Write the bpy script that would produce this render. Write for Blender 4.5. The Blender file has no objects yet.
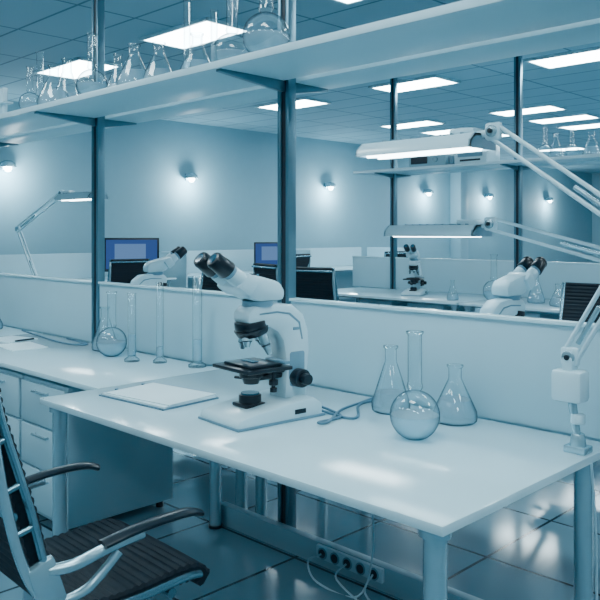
import bpy, bmesh, math
from mathutils import Vector, Matrix, Euler
pi=math.pi
scn=bpy.context.scene
# ---------------------------------------------------------------- materials
def new_mat(n):
    m=bpy.data.materials.new(n); m.use_nodes=True
    nt=m.node_tree; nt.nodes.clear()
    o=nt.nodes.new('ShaderNodeOutputMaterial')
    return m,nt,o
def pbr(n,col,rough=.5,metal=0,noise=0.0,nscale=6,bump=0,spec=.5):
    m,nt,o=new_mat(n)
    b=nt.nodes.new('ShaderNodeBsdfPrincipled')
    b.inputs['Roughness'].default_value=rough; b.inputs['Metallic'].default_value=metal
    b.inputs['Specular IOR Level'].default_value=spec
    tc=nt.nodes.new('ShaderNodeTexCoord'); ns=nt.nodes.new('ShaderNodeTexNoise')
    ns.inputs['Scale'].default_value=nscale; nt.links.new(tc.outputs['Object'],ns.inputs['Vector'])
    mx=nt.nodes.new('ShaderNodeMix'); mx.data_type='RGBA'
    mx.inputs[6].default_value=(col[0]*(1-noise),col[1]*(1-noise),col[2]*(1-noise),1)
    mx.inputs[7].default_value=(min(1,col[0]*(1+noise)),min(1,col[1]*(1+noise)),min(1,col[2]*(1+noise)),1)
    nt.links.new(ns.outputs['Fac'],mx.inputs[0]); nt.links.new(mx.outputs[2],b.inputs['Base Color'])
    if bump:
        bp=nt.nodes.new('ShaderNodeBump'); bp.inputs['Strength'].default_value=bump; bp.inputs['Distance'].default_value=.002
        nt.links.new(ns.outputs['Fac'],bp.inputs['Height']); nt.links.new(bp.outputs[0],b.inputs['Normal'])
    nt.links.new(b.outputs[0],o.inputs[0]); return m
def emis(n,col,s):
    m,nt,o=new_mat(n); e=nt.nodes.new('ShaderNodeEmission')
    e.inputs[0].default_value=(*col,1); e.inputs[1].default_value=s
    nt.links.new(e.outputs[0],o.inputs[0]); return m
def tile(n,c1,c2,mortar,bw,rh,ms,rough,loc=(0,0,0)):
    m,nt,o=new_mat(n); b=nt.nodes.new('ShaderNodeBsdfPrincipled')
    tc=nt.nodes.new('ShaderNodeTexCoord'); mp=nt.nodes.new('ShaderNodeMapping'); mp.inputs['Location'].default_value=loc
    br=nt.nodes.new('ShaderNodeTexBrick'); br.offset=0; br.squash=1
    br.inputs['Scale'].default_value=1; br.inputs['Brick Width'].default_value=bw; br.inputs['Row Height'].default_value=rh
    br.inputs['Mortar Size'].default_value=ms; br.inputs['Mortar Smooth'].default_value=.1
    br.inputs['Color1'].default_value=(*c1,1); br.inputs['Color2'].default_value=(*c2,1); br.inputs['Mortar'].default_value=(*mortar,1)
    nt.links.new(tc.outputs['Object'],mp.inputs[0]); nt.links.new(mp.outputs[0],br.inputs['Vector'])
    nt.links.new(br.outputs['Color'],b.inputs['Base Color']); b.inputs['Roughness'].default_value=rough
    bp=nt.nodes.new('ShaderNodeBump'); bp.invert=True; bp.inputs['Strength'].default_value=.4; bp.inputs['Distance'].default_value=.004
    nt.links.new(br.outputs['Fac'],bp.inputs['Height']); nt.links.new(bp.outputs[0],b.inputs['Normal'])
    nt.links.new(b.outputs[0],o.inputs[0]); return m
def glass(n,center,edge,gl=.12,diff=0.0,dc=(.70,.88,.95)):
    m,nt,o=new_mat(n)
    lw=nt.nodes.new('ShaderNodeLayerWeight'); lw.inputs[0].default_value=.35
    ramp=nt.nodes.new('ShaderNodeValToRGB')
    ramp.color_ramp.elements[0].position=.35; ramp.color_ramp.elements[0].color=(*center,1)
    ramp.color_ramp.elements[1].position=.84; ramp.color_ramp.elements[1].color=(*edge,1)
    nt.links.new(lw.outputs['Facing'],ramp.inputs[0])
    tr=nt.nodes.new('ShaderNodeBsdfTransparent'); nt.links.new(ramp.outputs[0],tr.inputs[0])
    g=nt.nodes.new('ShaderNodeBsdfGlossy'); g.inputs['Roughness'].default_value=.03; g.inputs['Color'].default_value=(.95,1,1,1)
    ma=nt.nodes.new('ShaderNodeMath'); ma.operation='MULTIPLY_ADD'; ma.inputs[1].default_value=.30; ma.inputs[2].default_value=gl*.5
    nt.links.new(lw.outputs['Fresnel'],ma.inputs[0])
    mx=nt.nodes.new('ShaderNodeMixShader'); nt.links.new(ma.outputs[0],mx.inputs[0])
    nt.links.new(tr.outputs[0],mx.inputs[1]); nt.links.new(g.outputs[0],mx.inputs[2])
    last=mx
    if diff:
        d=nt.nodes.new('ShaderNodeBsdfDiffuse'); d.inputs[0].default_value=(*dc,1)
        m2=nt.nodes.new('ShaderNodeMixShader'); m2.inputs[0].default_value=diff
        nt.links.new(mx.outputs[0],m2.inputs[1]); nt.links.new(d.outputs[0],m2.inputs[2]); last=m2
    nt.links.new(last.outputs[0],o.inputs[0]); return m

M={}
M['top']=pbr('white_laminate',(.57,.80,.88),.13,noise=.02)
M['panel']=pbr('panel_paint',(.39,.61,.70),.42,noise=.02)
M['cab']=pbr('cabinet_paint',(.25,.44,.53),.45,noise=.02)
M['wall']=pbr('wall_paint',(.23,.42,.51),.7,noise=.03,bump=.1)
M['trim']=pbr('trim_paint',(.27,.46,.55),.5)
M['metal']=pbr('brushed_metal',(.40,.60,.68),.26,.7,noise=.05,nscale=30)
M['steel']=pbr('chair_steel',(.20,.36,.44),.25,.8,noise=.05,nscale=30)
M['postm']=pbr('post_aluminium',(.12,.24,.31),.33,.7,noise=.05,nscale=20)
M['dark']=pbr('dark_slot',(.004,.017,.030),.5)
M['black']=pbr('black_plastic',(.003,.011,.020),.28,noise=.1)
M['fabric']=pbr('chair_upholstery',(.003,.012,.021),.65,noise=.25,nscale=60,bump=.3,spec=.3)
M['white']=pbr('enamel_white',(.54,.75,.83),.22,noise=.02)
M['grey']=pbr('enamel_grey',(.15,.29,.38),.35,noise=.02)
M['paper']=pbr('paper',(.70,.88,.94),.7,noise=.02)
M['edge']=pbr('folder_edge',(.09,.20,.28),.6)
M['cable']=pbr('cable_rubber',(.34,.54,.63),.5)
M['shelf']=pbr('shelf_laminate',(.38,.60,.69),.4,noise=.02)
M['lens']=pbr('lens_glass',(.03,.10,.16),.05)
M['lit']=emis('ceiling_diffuser',(.77,.95,1),22)
M['tube']=emis('fluorescent_tube',(.77,.95,1),14)
M['bulb']=emis('bulb',(.77,.95,1),40)
M['screen']=emis('screen_blue',(.04,.10,.32),.9)
M['screen2']=emis('screen_window',(.12,.24,.48),1.0)
M['glass']=glass('clear_glass',(.93,.98,.995),(.02,.09,.15),.12,.03)
M['liquid']=glass('liquid',(.72,.88,.94),(.08,.23,.32),.08,.32)
M['floor']=tile('floor_tiles',(.12,.24,.31),(.135,.255,.325),(.008,.028,.046),.6,.6,.008,.10)
M['ceil']=tile('ceiling_tiles',(.23,.41,.50),(.24,.42,.51),(.09,.185,.25),1.08,.55,.014,.8,loc=(.34,.08,0))

# ---------------------------------------------------------------- builder
class B:
    def __init__(s):
        s.bm=bmesh.new(); s.mats=[]
    def _add(s,t,mat,mx=None):
        if mx is not None: bmesh.ops.transform(t,matrix=mx,verts=t.verts)
        if mat not in s.mats: s.mats.append(mat)
        i=s.mats.index(mat)
        bmesh.ops.recalc_face_normals(t,faces=t.faces)
        for f in t.faces: f.material_index=i; f.smooth=True
        for e in t.edges:
            if len(e.link_faces)==2 and e.calc_face_angle(0)>math.radians(38): e.smooth=False
        me=bpy.data.meshes.new('t'); t.to_mesh(me); t.free(); s.bm.from_mesh(me); bpy.data.meshes.remove(me)
    def box(s,c,d,mat,bev=0,rot=None):
        t=bmesh.new(); bmesh.ops.create_cube(t,size=1)
        bmesh.ops.scale(t,vec=Vector(d),verts=t.verts)
        if bev: bmesh.ops.bevel(t,geom=list(t.edges),offset=bev,segments=2,profile=.5,affect='EDGES')
        m=Matrix.Translation(Vector(c))
        if rot: m=m@Euler(rot).to_matrix().to_4x4()
        s._add(t,mat,m)
    def cyl(s,p,q,r,mat,r2=None,seg=24,bev=0):
        p=Vector(p);q=Vector(q);d=q-p;t=bmesh.new()
        bmesh.ops.create_cone(t,cap_ends=True,segments=seg,radius1=r,radius2=r if r2 is None else r2,depth=d.length)
        if bev:
            ed=[e for e in t.edges if abs(e.verts[0].co.z-e.verts[1].co.z)<1e-6]
            bmesh.ops.bevel(t,geom=ed,offset=bev,segments=2,profile=.5,affect='EDGES')
        m=Matrix.Translation((p+q)/2)@d.to_track_quat('Z','Y').to_matrix().to_4x4()
        s._add(t,mat,m)
    def lathe(s,prof,mat,c=(0,0,0),seg=40,mx=None):
        t=bmesh.new(); rings=[]
        for r,z in prof:
            if r<1e-5: rings.append([t.verts.new((0,0,z))])
            else: rings.append([t.verts.new((r*math.cos(2*pi*i/seg),r*math.sin(2*pi*i/seg),z)) for i in range(seg)])
        for a,b in zip(rings,rings[1:]):
            for i in range(seg):
                j=(i+1)%seg
                if len(a)==1 and len(b)==1: continue
                if len(a)==1: t.faces.new((a[0],b[j],b[i]))
                elif len(b)==1: t.faces.new((a[i],a[j],b[0]))
                else: t.faces.new((a[i],a[j],b[j],b[i]))
        s._add(t,mat,(Matrix.Translation(Vector(c)) if mx is None else mx))
    def extr(s,prof,x0,x1,mat,bev=0,mx=None):
        t=bmesh.new()
        a=[t.verts.new((x0,y,z)) for y,z in prof]; b=[t.verts.new((x1,y,z)) for y,z in prof]
        n=len(prof); t.faces.new(a); t.faces.new(b[::-1])
        for i in range(n): t.faces.new((a[i],b[i],b[(i+1)%n],a[(i+1)%n]))
        bmesh.ops.recalc_face_normals(t,faces=t.faces)
        if bev:
            ed=[e for e in t.edges if e.calc_face_angle(0)>.6]
            bmesh.ops.bevel(t,geom=ed,offset=bev,segments=2,profile=.5,affect='EDGES')
        s._add(t,mat,mx)
    def tube(s,pts,r,mat,seg=10,smooth=6,flat=1.0):
        P=[Vector(p) for p in pts]
        if smooth and len(P)>2:
            Q=[]
            for i in range(len(P)-1):
                p0=P[max(i-1,0)];p1=P[i];p2=P[i+1];p3=P[min(i+2,len(P)-1)]
                for k in range(smooth):
                    u=k/smooth
                    Q.append(.5*((2*p1)+(-p0+p2)*u+(2*p0-5*p1+4*p2-p3)*u*u+(-p0+3*p1-3*p2+p3)*u**3))
            Q.append(P[-1]); P=Q
        t=bmesh.new(); rings=[]
        up=Vector((0,0,1)); tan0=(P[1]-P[0]).normalized()
        if abs(tan0.dot(up))>.95: up=Vector((1,0,0))
        nrm=(up-tan0*up.dot(tan0)).normalized()
        for i,p in enumerate(P):
            tan=(P[min(i+1,len(P)-1)]-P[max(i-1,0)]).normalized()
            nrm=(nrm-tan*nrm.dot(tan)).normalized(); bn=tan.cross(nrm)
            rings.append([t.verts.new(p+r*(math.cos(2*pi*k/seg)*nrm+math.sin(2*pi*k/seg)*bn*flat)) for k in range(seg)])
        for a,b in zip(rings,rings[1:]):
            for k in range(seg): t.faces.new((a[k],a[(k+1)%seg],b[(k+1)%seg],b[k]))
        t.faces.new(rings[0]); t.faces.new(rings[-1][::-1])
        s._add(t,mat)
    def grid(s,rows,mat):
        t=bmesh.new(); R=[[t.verts.new(v) for v in r] for r in rows]
        for a,b in zip(R,R[1:]):
            for i in range(len(a)-1): t.faces.new((a[i],a[i+1],b[i+1],b[i]))
        s._add(t,mat)
    def done(s,name,loc=(0,0,0),rz=0,sc=1):
        me=bpy.data.meshes.new(name); s.bm.to_mesh(me); s.bm.free()
        for k in s.mats: me.materials.append(M[k])
        o=bpy.data.objects.new(name,me); scn.collection.objects.link(o)
        o.location=loc; o.rotation_euler=(0,0,rz); o.scale=sc if isinstance(sc,tuple) else (sc,sc,sc); return o
def dup(o,loc,rz=0,sc=1):
    n=bpy.data.objects.new(o.name.split('.')[0],o.data); scn.collection.objects.link(n)
    n.location=loc; n.rotation_euler=(0,0,rz); n.scale=sc if isinstance(sc,tuple) else (sc,sc,sc); return n

# ---------------------------------------------------------------- room
H=3.3
b=B(); b.box((-2.3,10,-.05),(16.6,28,.1),'floor'); b.done('floor')
b=B(); b.box((-2.3,10,H+.05),(16.6,28,.1),'ceil'); b.done('ceiling')
b=B(); b.box((-10.65,10,H/2),(.1,28,H),'wall'); b.done('wall_left')
b=B(); b.box((-2.3,24.05,H/2),(16.6,.1,H),'wall'); b.done('wall_back')
b=B(); b.box((-10.585,10,.05),(.03,28,.1),'trim',.004); b.done('baseboard_left')
b=B(); b.box((-2.3,23.985,.05),(16.4,.03,.1),'trim',.004); b.done('baseboard_back')
b=B(); b.box((-10.45,16.15,H/2),(.3,.35,H),'trim',.01); b.done('trim_1')

b=B(); b.box((0,0,-.012),(.96,.48,.02),'lit'); 
for sx in(-1,1): b.box((sx*.5,0,-.013),(.03,.54,.026),'white')
for sy in(-1,1): b.box((0,sy*.255,-.013),(1.03,.03,.026),'white')
cl=b.done('ceiling_light',(-7.95,4.45,H))
for y in (-1.6,1.2,4.45,7.9,10.8,12.0,13.1,16.4,19.7):  # lowest-y rows are out of view, added to light the near side
    for x in (-7.95,-5.78,-3.6,-1.4,.8,3.0):
        if y==4.45 and x==-7.95: continue
        if y<2 and x<-6: continue
        dup(cl,(x,y,H))

# wall sconces
b=B()
b.lathe([(0,.10),(.05,.095),(.1,.06),(.12,0),(.112,0),(.09,.05),(0,.08)],'metal',(.13,0,0))
b.box((.02,0,.03),(.04,.08,.12),'metal',.008)
b.cyl((.02,0,.06),(.13,0,.08),.014,'metal')
b.lathe([(0,-.065),(.035,-.055),(.055,-.01),(.045,.03),(.02,.05),(0,.055)],'bulb',(.13,0,.0),20)
sc=b.done('wall_lamp',(-10.6,4.8,2.34))
ys=[4.8,8.0,11.5,14.9,17.6,20.9]
for i,y in enumerate(ys):
    if i: dup(sc,(-10.6,y,2.34))
    l=bpy.data.lights.new('sconce_light','POINT'); l.energy=42; l.color=(.74,.95,1); l.shadow_soft_size=.08
    lo=bpy.data.objects.new('sconce_light',l); scn.collection.objects.link(lo); lo.location=(-10.28,y,2.22)

# ---------------------------------------------------------------- posts / shelf / divider
PY=2.51
def post(x,y,name='support_post'):
    b=B()
    b.box((-.027,0,H/2),(.022,.05,H),'postm',.003)
    b.box((.027,0,H/2),(.022,.05,H),'postm',.003)
    b.box((0,0,H/2),(.034,.034,H),'dark')
    b.box((0,0,.01),(.12,.05,.02),'postm',.003)
    return b.done(name,(x,y,0))
for x in (-7.55,-5.89,-4.226,-2.562,-.90,.76): post(x,PY)
FX=(-5.72,-4.07,-2.42,-.77)
for x in FX: post(x,7.41)
ZS=2.134
def shelf(x0,x1,y0,y1,py,name,brx):
    b=B(); b.box(((x0+x1)/2,(y0+py-.03)/2,ZS+.015),(x1-x0,py-.03-y0,.03),'shelf',.002)
    b.box(((x0+x1)/2,(y1+py+.03)/2,ZS+.015),(x1-x0,y1-py-.03,.03),'shelf',.002)
    b.box(((x0+x1)/2,y0-.002,ZS+.0145),(x1-x0,.010,.031),'white',.002)
    for x in brx:
        for s,ye in((-1,y0+.01),(1,y1-.01)):
            ya=py+s*.025
            P=[(ya,ZS),(ye,ZS),(ye,ZS-.012),(ya,ZS-.05)]
            b.extr(P,x-.015,x+.015,'postm',.002)
    return b.done(name)
shelf(-8.2,1.3,2.09,2.79,PY,'overhead_shelf',(-7.55,-5.89,-4.226,-2.562,-.90,.76))
shelf(-6.05,.3,7.05,7.75,7.41,'overhead_shelf',FX)
def divider(x0,x1,y):
    b=B(); b.box(((x0+x1)/2,y,.935),(x1-x0,.03,.366),'panel',.003)
    b.box(((x0+x1)/2,y,1.118+.006),(x1-x0,.05,.014),'top',.003)
    return b.done('desk_divider')
xs=[-8.2,-7.55,-5.89,-4.226,-2.562,-.90,.76]
for a,c in zip(xs,xs[1:]): divider(a+.04,c-.04,PY)
fx=[-6.4]+list(FX)
for a,c in zip(fx,fx[1:]): divider(a+.04,c-.04,7.41)

# ---------------------------------------------------------------- desks
def desk(x0,x1,y0,y1,name='lab_desk',legx=None):
    b=B(); cx=(x0+x1)/2; cy=(y0+y1)/2
    b.box((cx,cy,.7375),(x1-x0,y1-y0,.025),'top',.003)
    b.box((cx,cy,.715),(x1-x0-.16,y1-y0-.16,.02),'metal',.002)
    for x in (legx or (x0+.07,x1-.06)):
        for y in (y0+.055,y1-.1):
            b.cyl((x,y,.012),(x,y,.726),.03,'metal')
            b.cyl((x,y,0),(x,y,.014),.034,'black')
            b.cyl((x,y,.70),(x,y,.726),.042,'metal')
    return b.done(name)
desk(-2.995,-1.019,1.506,2.48)
desk(-4.95,-2.999,1.78,2.48,legx=(-4.86,))
desk(-6.95,-4.96,1.78,2.48)
desk(-2.9,-1.0,2.54,3.5)
desk(-5.0,-2.92,2.54,3.3)
desk(-7.0,-5.02,2.54,3.3)
desk(-4.15,-2.1,6.4,7.38)
desk(-6.2,-4.17,6.4,7.38)
desk(-2.08,-.1,6.4,7.38)
WD=((4.6,6.9),(7.3,9.6),(10.0,12.3))
for y0,y1 in WD:
    desk(-10.3,-9.4,y0,y1)
    b=B(); b.box((-10.35,(y0+y1)/2,.60),(.03,(y1-y0),1.04),'panel',.004)
    for y in (y0+.1,y1-.1): b.box((-10.35,y,.05),(.05,.05,.1),'metal',.004)
    b.done('privacy_screen')
    b=B(); b.box((-9.85,y1+.18,.60),(.95,.03,1.04),'panel',.004)
    for x in (-10.2,-9.5): b.box((x,y1+.18,.05),(.05,.05,.1),'metal',.004)
    b.done('privacy_screen')
def pedestal(x,y,rz=0):
    b=B(); w,d,h=.45,.6,.664
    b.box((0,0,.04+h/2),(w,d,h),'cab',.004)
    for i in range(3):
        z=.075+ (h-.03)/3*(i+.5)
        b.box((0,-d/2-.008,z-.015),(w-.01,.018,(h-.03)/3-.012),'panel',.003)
        b.cyl((-.07,-d/2-.035,z+.05),(.07,-d/2-.035,z+.05),.006,'metal')
        for s in(-1,1): b.cyl((s*.065,-d/2-.035,z+.05),(s*.065,-d/2-.01,z+.05),.005,'metal')
    for sx in(-1,1):
        for sy in(-1,1): b.cyl((sx*(w/2-.05),sy*(d/2-.05),0),(sx*(w/2-.05),sy*(d/2-.05),.045),.02,'black')
    return b.done('drawer_pedestal',(x,y,0),rz)
pedestal(-3.53,2.105); pedestal(-4.0,2.105)
for x in (-5.3,-4.65,-3.6,-2.8): pedestal(x,6.85)
# power channel
b=B(); b.box((-2.0,2.44,.05),(1.9,.045,.10),'cab',.005)
b.box((-2.09,2.408,.068),(.36,.02,.058),'panel',.006)
for i in range(5):
    x=-2.23+i*.07
    b.cyl((x,2.399,.068),(x,2.395,.068),.025,'grey',seg=28); b.cyl((x,2.3965,.068),(x,2.393,.068),.018,'dark',seg=28)
b.done('power_outlet_channel')
b=B(); b.tube([(-2.23,2.39,.068),(-2.25,2.33,.05),(-2.15,2.28,.01),(-1.95,2.3,.012),(-1.9,2.33,.2),(-1.95,2.38,.5),(-1.93,2.38,.70)],.004,'cable')
b.tube([(-2.09,2.39,.068),(-2.08,2.32,.03),(-1.8,2.25,.01),(-1.6,2.32,.03),(-1.62,2.38,.3),(-1.75,2.38,.7)],.004,'cable')
b.tube([(-1.95,2.39,.068),(-1.9,2.3,.02),(-1.5,2.2,.008),(-1.2,2.25,.012),(-1.0,2.24,.1),(-.985,2.26,.45),(-1.0,2.26,.74)],.004,'cable')
b.done('power_cable')

# ---------------------------------------------------------------- microscope (front = -Y)
def microscope():
    b=B()
    base=[(.19,0),(.19,.055),(.15,.078),(.03,.072),(-.12,.052),(-.185,.04),(-.195,.02),(-.195,0)]
    b.extr(base,-.125,.125,'white',.012)
    b.box((0,0,.006),(.258,.396,.011),'grey',.003)
    b.box((0,-.06,.062),(.09,.09,.016),'black',.006)
    b.cyl((0,-.055,.06),(0,-.055,.10),.042,'black',bev=.004); b.cyl((0,-.055,.10),(0,-.055,.106),.034,'lens')
    b.box((.126,.08,.035),(.006,.05,.018),'black',.001)
    arm=[(.175,.06),(.18,.16),(.188,.25),(.185,.33),(.16,.40),(.11,.44),(.03,.45),(-.07,.445),(-.10,.42),(-.10,.38),(-.06,.365),(.0,.355),(.035,.335),(.06,.30),(.07,.25),(.075,.17),(.07,.11),(.065,.06)]
    b.extr(arm,-.052,.052,'white',.016)
    b.extr([(.152,.30),(.138,.37),(.09,.41),(.03,.42),(-.05,.415),(-.05,.409),(.03,.413),(.085,.403),(.131,.366),(.146,.30)],-.0535,.0535,'grey',0)
    b.box((0,.125,.185),(.110,.085,.15),'grey',.014)
    for s in(-1,1):
        b.cyl((s*.045,.125,.15),(s*.09,.125,.15),.037,'black',bev=.005,seg=32)
        b.cyl((s*.09,.125,.15),(s*.12,.125,.15),.022,'black',bev=.004,seg=28)
    b.box((0,-.045,.205),(.23,.20,.016),'black',.005)
    b.box((.01,-.05,.219),(.17,.14,.012),'black',.004)
    b.box((0,.05,.19),(.08,.11,.035),'black',.008)
    b.box((.06,.025,.228),(.12,.025,.012),'grey',.003)
    b.box((-.01,-.05,.2265),(.075,.028,.003),'lens')
    b.cyl((.095,-.02,.20),(.095,-.02,.125),.007,'black'); b.cyl((.095,-.02,.165),(.095,-.02,.145),.017,'black',bev=.002); b.cyl((.095,-.02,.135),(.095,-.02,.118),.013,'black',bev=.002)
    b.cyl((0,-.05,.198),(0,-.05,.165),.045,'black',bev=.004); b.cyl((0,-.05,.165),(0,-.05,.14),.036,'black',.028)
    b.box((0,.02,.16),(.05,.12,.02),'black',.005)
    b.cyl((-.03,-.05,.155),(-.075,-.07,.155),.006,'black')
    b.cyl((0,-.055,.385),(0,-.05,.352),.06,'black',bev=.004,seg=36)
    b.cyl((0,-.05,.358),(0,-.042,.330),.066,'black',.056,seg=36,bev=.003)
    for k,(L,r) in enumerate(((.09,.018),(.06,.019),(.072,.018),(.055,.019))):
        a=k*pi/2+.4
        o=Vector((math.cos(a)*.036,-.045+math.sin(a)*.036,.34))
        dr=(Vector((math.cos(a)*.28,math.sin(a)*.28+.18,-1))).normalized()
        b.cyl(o,o+dr*L*.55,r,'white' if k%2 else 'metal',bev=.002); b.cyl(o+dr*L*.55,o+dr*L*.62,r*.98,'dark')
        b.cyl(o+dr*L*.62,o+dr*L,r*.85,'metal',r*.5)
    b.cyl((0,-.02,.44),(0,-.02,.462),.058,'grey',seg=36)
    hd=[(.06,.46),(.065,.50),(.04,.535),(-.03,.555),(-.10,.57),(-.135,.515),(-.09,.475),(-.05,.46)]
    b.extr(hd,-.060,.060,'white',.016)
    d=Vector((0,-.80,.60)).normalized()
    c=Vector((0,-.11,.53))
    b.box(c,(.158,.075,.066),'white',.014,rot=(math.radians(53),0,0))
    for s in(-1,1):
        p=c+Vector((s*.043,0,0))+d*.02
        b.cyl(p,p+d*.055,.033,'white',.032,bev=.003)
        b.cyl(p+d*.05,p+d*.072,.0305,'grey',bev=.002); b.cyl(p+d*.07,p+d*.135,.037,'black',.032,bev=.004)
        b.cyl(p+d*.133,p+d*.148,.035,'black',.029,bev=.002); b.cyl(p+d*.148,p+d*.1495,.019,'lens')
    b.box((.0525,.12,.345),(.003,.03,.012),'grey',.001)
    return b
MS=(1,1,.94)
ms=microscope().done('microscope',(-2.10,1.93,.75),math.radians(-6),MS)
dup(ms,(-4.35,3.0,.75),math.radians(165),(.88,.88,.9))
dup(ms,(-1.73,3.05,.75),math.radians(170),(.82,.82,.88))
dup(ms,(-5.0,6.85,.75),math.radians(20),.85)
b=B(); b.tube([(-2.03,2.125,.78),(-1.98,2.17,.757),(-1.88,2.12,.757),(-1.88,2.0,.757),(-1.86,2.03,.757),(-1.95,2.2,.757),(-1.98,2.36,.757),(-2.0,2.46,.757)],.005,'edge')
b.tube([(-2.04,2.12,.775),(-1.99,2.14,.757),(-1.85,2.12,.757),(-1.84,2.17,.757),(-1.96,2.32,.757),(-1.96,2.46,.757)],.005,'edge')
b.done('microscope_cable')

# ---------------------------------------------------------------- glassware
def florence(R,h,liq=.75):
    b=B(); n=.21*R+.006; c=.93*R; P=[(0,0),(.38*R,0)]
    for i in range(17):
        a=math.radians(-66)+ (math.radians(76)-math.radians(-66))*i/16
        P.append((R*math.cos(a),c+R*math.sin(a)))
    zt=P[-1][1]; P+=[(n+.004,zt+.012),(n,zt+.03),(n,h-.012),(n+.005,h-.006),(n+.006,h),(n-.001,h)]
    b.lathe(P,'glass')
    if liq:
        Q=[(0,.004)]; zl=liq*R
        for i in range(10):
            z=.006+(zl-.006)*i/9; r=math.sqrt(max(0,(R*.965)**2-(z-c)**2)); Q.append((min(r,.96*R),z))
        Q.append((0,zl)); b.lathe(Q,'liquid')
    return b
def erlen(R,h,liq=.25):
    b=B(); n=.22*R+.006
    P=[(0,0),(R*.86,0),(R*.97,.006),(R,.02),(R*.97,.04),(n+.006,h*.70),(n,h*.76),(n,h-.012),(n+.006,h-.006),(n+.006,h),(n,h)]
    b.lathe(P,'glass')
    if liq:
        zl=h*liq; rl=R*.97+(n+.006-R*.97)*(zl-.04)/(h*.7-.04)-.003
        b.lathe([(0,.004),(R*.84,.004),(R*.95,.01),(R*.97,.02),(R*.94,.04),(rl,zl),(0,zl)],'liquid')
    return b
def gcyl(R,h,liq=.4):
    b=B()
    b.lathe([(0,0),(R*1.9,0),(R*1.9,.012),(R*1.2,.022),(R*.7,.03)],'glass',seg=24)
    b.lathe([(0,.028),(R,.03),(R,h-.006),(R*1.18,h),(R*.98,h)],'glass',seg=24)
    if liq: b.lathe([(0,.033),(R*.93,.034),(R*.93,h*liq),(0,h*liq)],'liquid',seg=24)
    return b
f1=florence(.083,.355,.95).done('round_flask',(-1.525,2.09,.75))
e1=erlen(.074,.25,.3).done('erlenmeyer_flask',(-1.82,2.34,.75))
e2=erlen(.08,.205,.4).done('erlenmeyer_flask',(-1.555,2.375,.75))
dup(f1,(-3.73,2.30,.75)); 
g1=gcyl(.021,.36).done('measuring_cylinder',(-3.50,2.28,.75))
g2=gcyl(.019,.42,.2).done('measuring_cylinder',(-3.36,2.36,.75))
g3=gcyl(.024,.46,.3).done('measuring_cylinder',(-3.12,2.42,.75))
dup(e1,(-3.95,2.39,.75),0,1.0); dup(f1,(-3.45,2.85,.75),0,.95); dup(g2,(-3.2,2.8,.75)); dup(e2,(-5.35,2.33,.75)); 
dup(f1,(-4.75,2.85,.75),0,.9)
ZT=ZS+.03
def shelfx(px,Y): 
    t=(px-300)/770; return Y*(-.702+.712*t)/(.712+.702*t)
for i,(px,kind,s) in enumerate(((266,'f',1.2),(232,'f',1.12),(214,'g',.75),(197,'e2',1.1),(187,'g2',.85),(159,'e2',1.15),(134,'e2',1.1),(118,'e',.95),(92,'f',1.0),(67,'e',1.2),(54,'e2',1.2),(40,'g',1.1),(30,'f',.8))):
    Y=2.2+(.09 if i%2 else 0)
    src={'f':f1,'e':e1,'e2':e2,'g':g1,'g2':g2}[kind]
    dup(src,(shelfx(px,Y),Y,ZT),0,s)
b=B(); 
for k in range(5): b.cyl((.05*k-.1,0,.02),(.05*k-.1,0,.21),.017,'white',seg=16,bev=.004)
b.box((0,0,.012),(.3,.09,.024),'white',.004); b.box((0,0,.11),(.3,.07,.012),'white',.003)
b.done('test_tube_rack',(shelfx(-2,2.22),2.22,ZT))
for i,(px,kind,s) in enumerate(((545,'f',.9),(554,'e',1),(572,'f',.8),(590,'e2',1.1))):
    dup({'f':f1,'e':e1,'e2':e2}[kind],(shelfx(px,7.2),7.2+.04*(i%2),ZT),0,s)
b=B()
b.box((0,0,.07),(.5,.3,.14),'cab',.01); b.box((-.1,-.152,.07),(.22,.01,.08),'dark',.003); b.cyl((.12,-.15,.07),(.12,-.17,.07),.03,'metal'); b.box((.28,0,.05),(.05,.2,.1),'grey',.01)
for sx in(-1,1): b.cyl((sx*.2,0,.14),(sx*.2,0,.17),.05,'metal',.03)
b.done('analysis_instrument',(-5.0,7.22,ZT+.001))
b=B()
b.box((0,0,.1),(.4,.28,.2),'white',.015); b.box((0,-.142,.12),(.3,.01,.1),'grey',.003); b.box((0,-.14,.035),(.25,.01,.02),'dark',.002)
b.done('centrifuge',(-4.45,7.22,ZT+.001))
dup(f1,(-4.0,6.8,.75),0,1.3); dup(e1,(-3.6,6.9,.75),0,1.1); dup(e2,(-3.3,6.75,.75)); dup(e1,(-4.35,6.6,.75),0,.8)
dup(e1,(-1.35,3.2,.75),0,1.0)

# ---------------------------------------------------------------- papers
b=B(); b.box((0,0,.003),(.42,.29,.006),'edge',.001); b.box((0.004,0,.009),(.40,.275,.008),'paper',.001); b.box((.01,.005,.0155),(.385,.26,.005),'paper',.001,rot=(0,0,.05))
for k in range(2): b.cyl((-.19,-.07+.14*k,.010),(-.19,-.07+.14*k,.022),.007,'edge')
b.done('document_folder',(-2.66,1.86,.75),math.radians(4))
b=B(); b.box((0,0,.002),(.3,.21,.004),'paper'); b.done('paper_sheet',(-4.42,2.11,.75),math.radians(-6))
b=B(); b.box((0,0,.003),(.26,.2,.006),'paper'); b.box((.13,.0,.009),(.012,.14,.01),'black',.003); b.done('notepad',(-4.75,2.2,.75),math.radians(12))
b=B(); b.tube([(-4.5,2.45,.757),(-4.2,2.42,.756),(-4.3,2.34,.756),(-4.7,2.38,.756),(-5.1,2.44,.756)],.006,'edge'); b.done('desk_cable')

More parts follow.
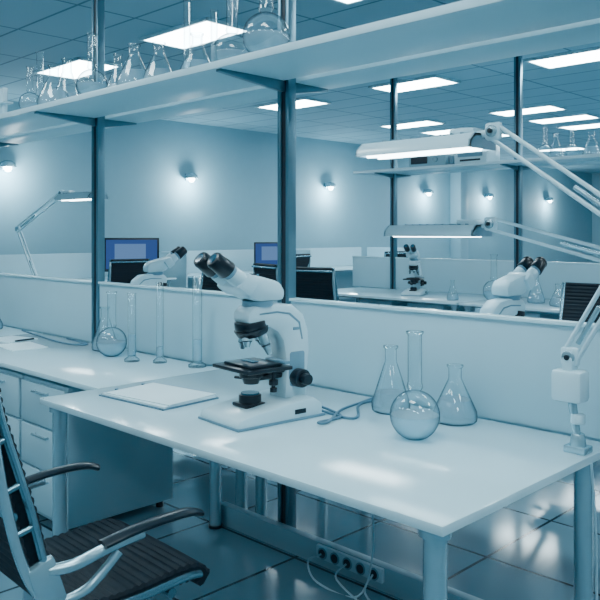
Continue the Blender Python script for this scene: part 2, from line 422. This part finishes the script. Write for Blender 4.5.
# ---------------------------------------------------------------- office chair (faces +Y)
def chair():
    b=B()
    prof=[(-.37,1.085),(-.355,1.0),(-.315,.87),(-.275,.74),(-.245,.62),(-.21,.52),(-.15,.455),(-.06,.435),(.06,.435),(.17,.442),(.235,.438),(.27,.41)]
    P=[Vector((0,y,z)) for y,z in prof]; Q=[]
    for i in range(len(P)-1):
        p0=P[max(i-1,0)];p1=P[i];p2=P[i+1];p3=P[min(i+2,len(P)-1)]
        for k in range(16):
            u=k/16; Q.append(.5*((2*p1)+(-p0+p2)*u+(2*p0-5*p1+4*p2-p3)*u*u+(-p0+3*p1-3*p2+p3)*u**3))
    Q.append(P[-1])
    L=[0]
    for a,c in zip(Q,Q[1:]): L.append(L[-1]+(c-a).length)
    top=[];bot=[]
    W=.252
    for i,q in enumerate(Q):
        tan=(Q[min(i+1,len(Q)-1)]-Q[max(i-1,0)]).normalized(); n=Vector((0,-tan.z,tan.y))
        rib=.006*abs(math.sin(L[i]*pi/.025))
        top.append((q+n*(.020+rib))); bot.append((q-n*(.024+rib)))
    xsn=[-W,-W*.97,-W*.5,0,W*.5,W*.97,W]; off=[.6,.95,1,1,1,.95,.6]
    rows=[]
    for t_,b_,q in zip(top,bot,Q):
        r=[]
        for x,o in zip(xsn,off): r.append((x,q.y+(t_.y-q.y)*o,q.z+(t_.z-q.z)*o))
        for x,o in zip(xsn[::-1],off): r.append((x,q.y+(b_.y-q.y)*o,q.z+(b_.z-q.z)*o))
        r.append(r[0]); rows.append(r)
    b.grid(rows,'fabric')
    b.grid([rows[0][:7],rows[0][7:14][::-1]],'fabric'); b.grid([rows[-1][:7],rows[-1][7:14][::-1]],'fabric')
    for s in(-1,1):
        pts=[(s*.266,q.y,q.z) for q in Q[:-16:8]]
        b.tube(pts,.015,'steel',smooth=3,flat=.7)
        pts=[]
        for i in range(8,97,8):
            q=Q[i]; tan=(Q[i+1]-Q[i-1]).normalized(); n=Vector((0,-tan.z,tan.y)); k=math.sin((i-8)/88*pi)
            pts.append((s*.268,q.y-n.y*.055*k,q.z-n.z*.055*k))
        b.tube(pts,.013,'metal',smooth=4)
        for i in (24,38,52,66,80):
            q=Q[i]; tan=(Q[i+1]-Q[i-1]).normalized(); n=Vector((0,-tan.z,tan.y)); k=math.sin((i-8)/88*pi)
            b.cyl((s*.267,q.y,q.z),(s*.268,q.y-n.y*.055*k,q.z-n.z*.055*k),.009,'steel',seg=10)
        b.box((s*.270,-.235,.545),(.03,.075,.15),'metal',.01,rot=(math.radians(18),0,0))
        b.tube([(s*.272,-.235,.59),(s*.285,-.17,.59),(s*.30,-.08,.615),(s*.30,.02,.625)],.016,'metal',smooth=5)
        b.tube([(s*.272,-.21,.50),(s*.285,-.13,.52),(s*.30,-.05,.595)],.013,'metal',smooth=5)
        b.tube([(s*.30,-.10,.625),(s*.302,.0,.64),(s*.302,.10,.645),(s*.298,.17,.642),(s*.29,.21,.63)],.011,'black',smooth=5,flat=2.3)
    for y,z in ((-.375,1.05),(-.30,.74)): b.cyl((-.264,y-.02,z),(.264,y-.02,z),.012,'steel')
    for y in(-.1,.14): b.cyl((-.264,y,.41),(.264,y,.41),.014,'steel')
    b.box((0,.01,.375),(.20,.30,.05),'grey',.012); 
    b.cyl((.1,.05,.37),(.27,.07,.37),.006,'metal'); b.cyl((.25,.07,.37),(.30,.07,.37),.011,'black')
    b.cyl((0,0,.24),(0,0,.36),.018,'metal'); b.cyl((0,0,.10),(0,0,.26),.028,'black'); b.lathe([(0,.13),(.045,.13),(.055,.10),(.05,.07),(0,.07)],'metal')
    for k in range(5):
        a=k*2*pi/5+.3; c,s_=math.cos(a),math.sin(a)
        b.tube([(c*.03,s_*.03,.10),(c*.16,s_*.16,.095),(c*.29,s_*.29,.075)],.019,'metal',smooth=4,flat=1.1)
        px,py=c*.29,s_*.29
        b.cyl((px,py,.085),(px,py,.045),.008,'metal')
        for w in(-1,1):
            b.cyl((px+s_*w*.008,py-c*w*.008,.027),(px+s_*w*.026,py-c*w*.026,.027),.027,'black',bev=.004,seg=20)
    return b
ch=chair().done('office_chair',(-2.06,1.17,0),math.radians(-2))
dup(ch,(-5.35,5.85,0),math.radians(12)); dup(ch,(-2.15,4.75,0),math.radians(185)); dup(ch,(-6.1,6.1,0),math.radians(-15))
dup(ch,(-8.9,5.6,0),math.radians(80)); dup(ch,(-8.9,8.6,0),math.radians(100)); dup(ch,(-4.9,3.9,0),math.radians(200)); dup(ch,(-8.9,11.2,0),math.radians(80))

# ---------------------------------------------------------------- desk lamps
def lamp(base,joint,elbow,wrist,L,name='articulated_desk_lamp',drop=0):
    b=B(); Z=Vector
    base=Z(base);j=Z(joint);e=Z(elbow);w=Z(wrist)
    b.box(base+Z((0,0,.012)),(.07,.06,.022),'metal',.004); 
    b.cyl(base+Z((0,0,.02)),base+Z((0,0,.06)),.026,'metal',.02,bev=.002)
    b.cyl(base+Z((0,0,.02)),j,.013,'metal'); b.cyl(base+Z((0,0,.09)),base+Z((0,0,.12)),.022,'white',bev=.003)
    b.box(j,(.10,.075,.10),'white',.014)
    b.box(j+Z((0,0,.068)),(.035,.05,.05),'white',.008)
    def arm(p,q):
        d=(q-p).normalized(); up=Z((-d.z,0,d.x)) if abs(d.y)<.3 else Z((0,-d.z,d.y))
        up.normalize()
        for s in(-1,1): b.cyl(p+up*.024*s,q+up*.024*s,.0075,'white',seg=12)
        b.cyl(p+d*.05,p+d*(q-p).length*.42,.008,'metal',seg=12)
    p0=j+Z((0,0,.09)); arm(p0,e); arm(e,w)
    for q in (p0,e,w):
        b.box(q,(.06,.024,.06),'white',.01); b.cyl(q+Z((0,-.022,0)),q+Z((0,.022,0)),.02,'metal',bev=.003)
        b.cyl(q+Z((0,-.03,0)),q+Z((0,-.02,0)),.009,'black',bev=.002)
    hc=w+Z((-.04,0,-.03-drop))
    b.cyl(w,w+Z((-.07,0,-.01-drop)),.013,'white'); 
    prof=[(-.085,-.025),(-.08,.0),(-.05,.026),(.05,.026),(.08,.0),(.085,-.025),(.079,-.025),(.073,-.003),(.046,.018),(-.046,.018),(-.073,-.003),(-.079,-.025)]
    m=Matrix.Translation(hc)
    b.extr(prof,-L,0,'white',0,m)
    for xx in(-L,-.008):
        b.extr([(-.085,-.025),(-.08,.0),(-.05,.026),(.05,.026),(.08,.0),(.085,-.025)],xx,xx+.008,'grey',0,m)
    for k in range(9): b.box(hc+Z((-L*.12-k*L*.085,0,.028)),(.008,.09,.008),'grey',.001)
    b.box(hc+Z((-.07,0,.037)),(.10,.06,.024),'white',.008)
    for s in(-1,1): b.cyl(hc+Z((-L+.02,s*.033,-.016)),hc+Z((-.03,s*.033,-.016)),.013,'tube',seg=14)
    return b.done(name)
lamp((-1.065,2.31,.75),(-1.09,2.31,.955),(-.87,2.31,1.43),(-1.36,2.31,1.775),.5)
lamp((-1.10,2.95,.75),(-1.10,2.95,.93),(-1.2,2.95,1.33),(-1.75,2.95,1.47),.48)
o=lamp((0,0,0),(0,0,.17),(.36,0,.71),(-.38,0,.98),.5)
o.location=(-5.88,2.95,.75); o.rotation_euler=(0,0,pi)

# ---------------------------------------------------------------- monitors
def monitor():
    b=B(); b.box((0,0,.35),(.80,.035,.50),'black',.01); b.box((0,-.0185,.355),(.74,.004,.43),'screen'); b.box((-.02,-.0215,.37),(.45,.003,.28),'screen2')
    b.box((0,.03,.2),(.07,.03,.3),'black',.006); b.box((0,.02,.012),(.28,.2,.024),'black',.006)
    return b
m1=monitor().done('computer_monitor',(-9.75,6.35,.75),math.radians(52))
dup(m1,(-9.75,9.22,.75),math.radians(60),.85)

# ---------------------------------------------------------------- world & camera
w=bpy.data.worlds.new('World'); scn.world=w; w.use_nodes=True
bg=w.node_tree.nodes['Background']; bg.inputs[0].default_value=(.34,.62,.76,1); bg.inputs[1].default_value=.55
cam=bpy.data.cameras.new('Camera'); co=bpy.data.objects.new('Camera',cam); scn.collection.objects.link(co)
co.location=(0,0,1.435); co.rotation_euler=(pi/2,0,math.radians(44.6))
cam.sensor_width=36; cam.lens=46.2; cam.shift_y=-68/600; cam.clip_end=100; cam.clip_start=.05
scn.camera=co
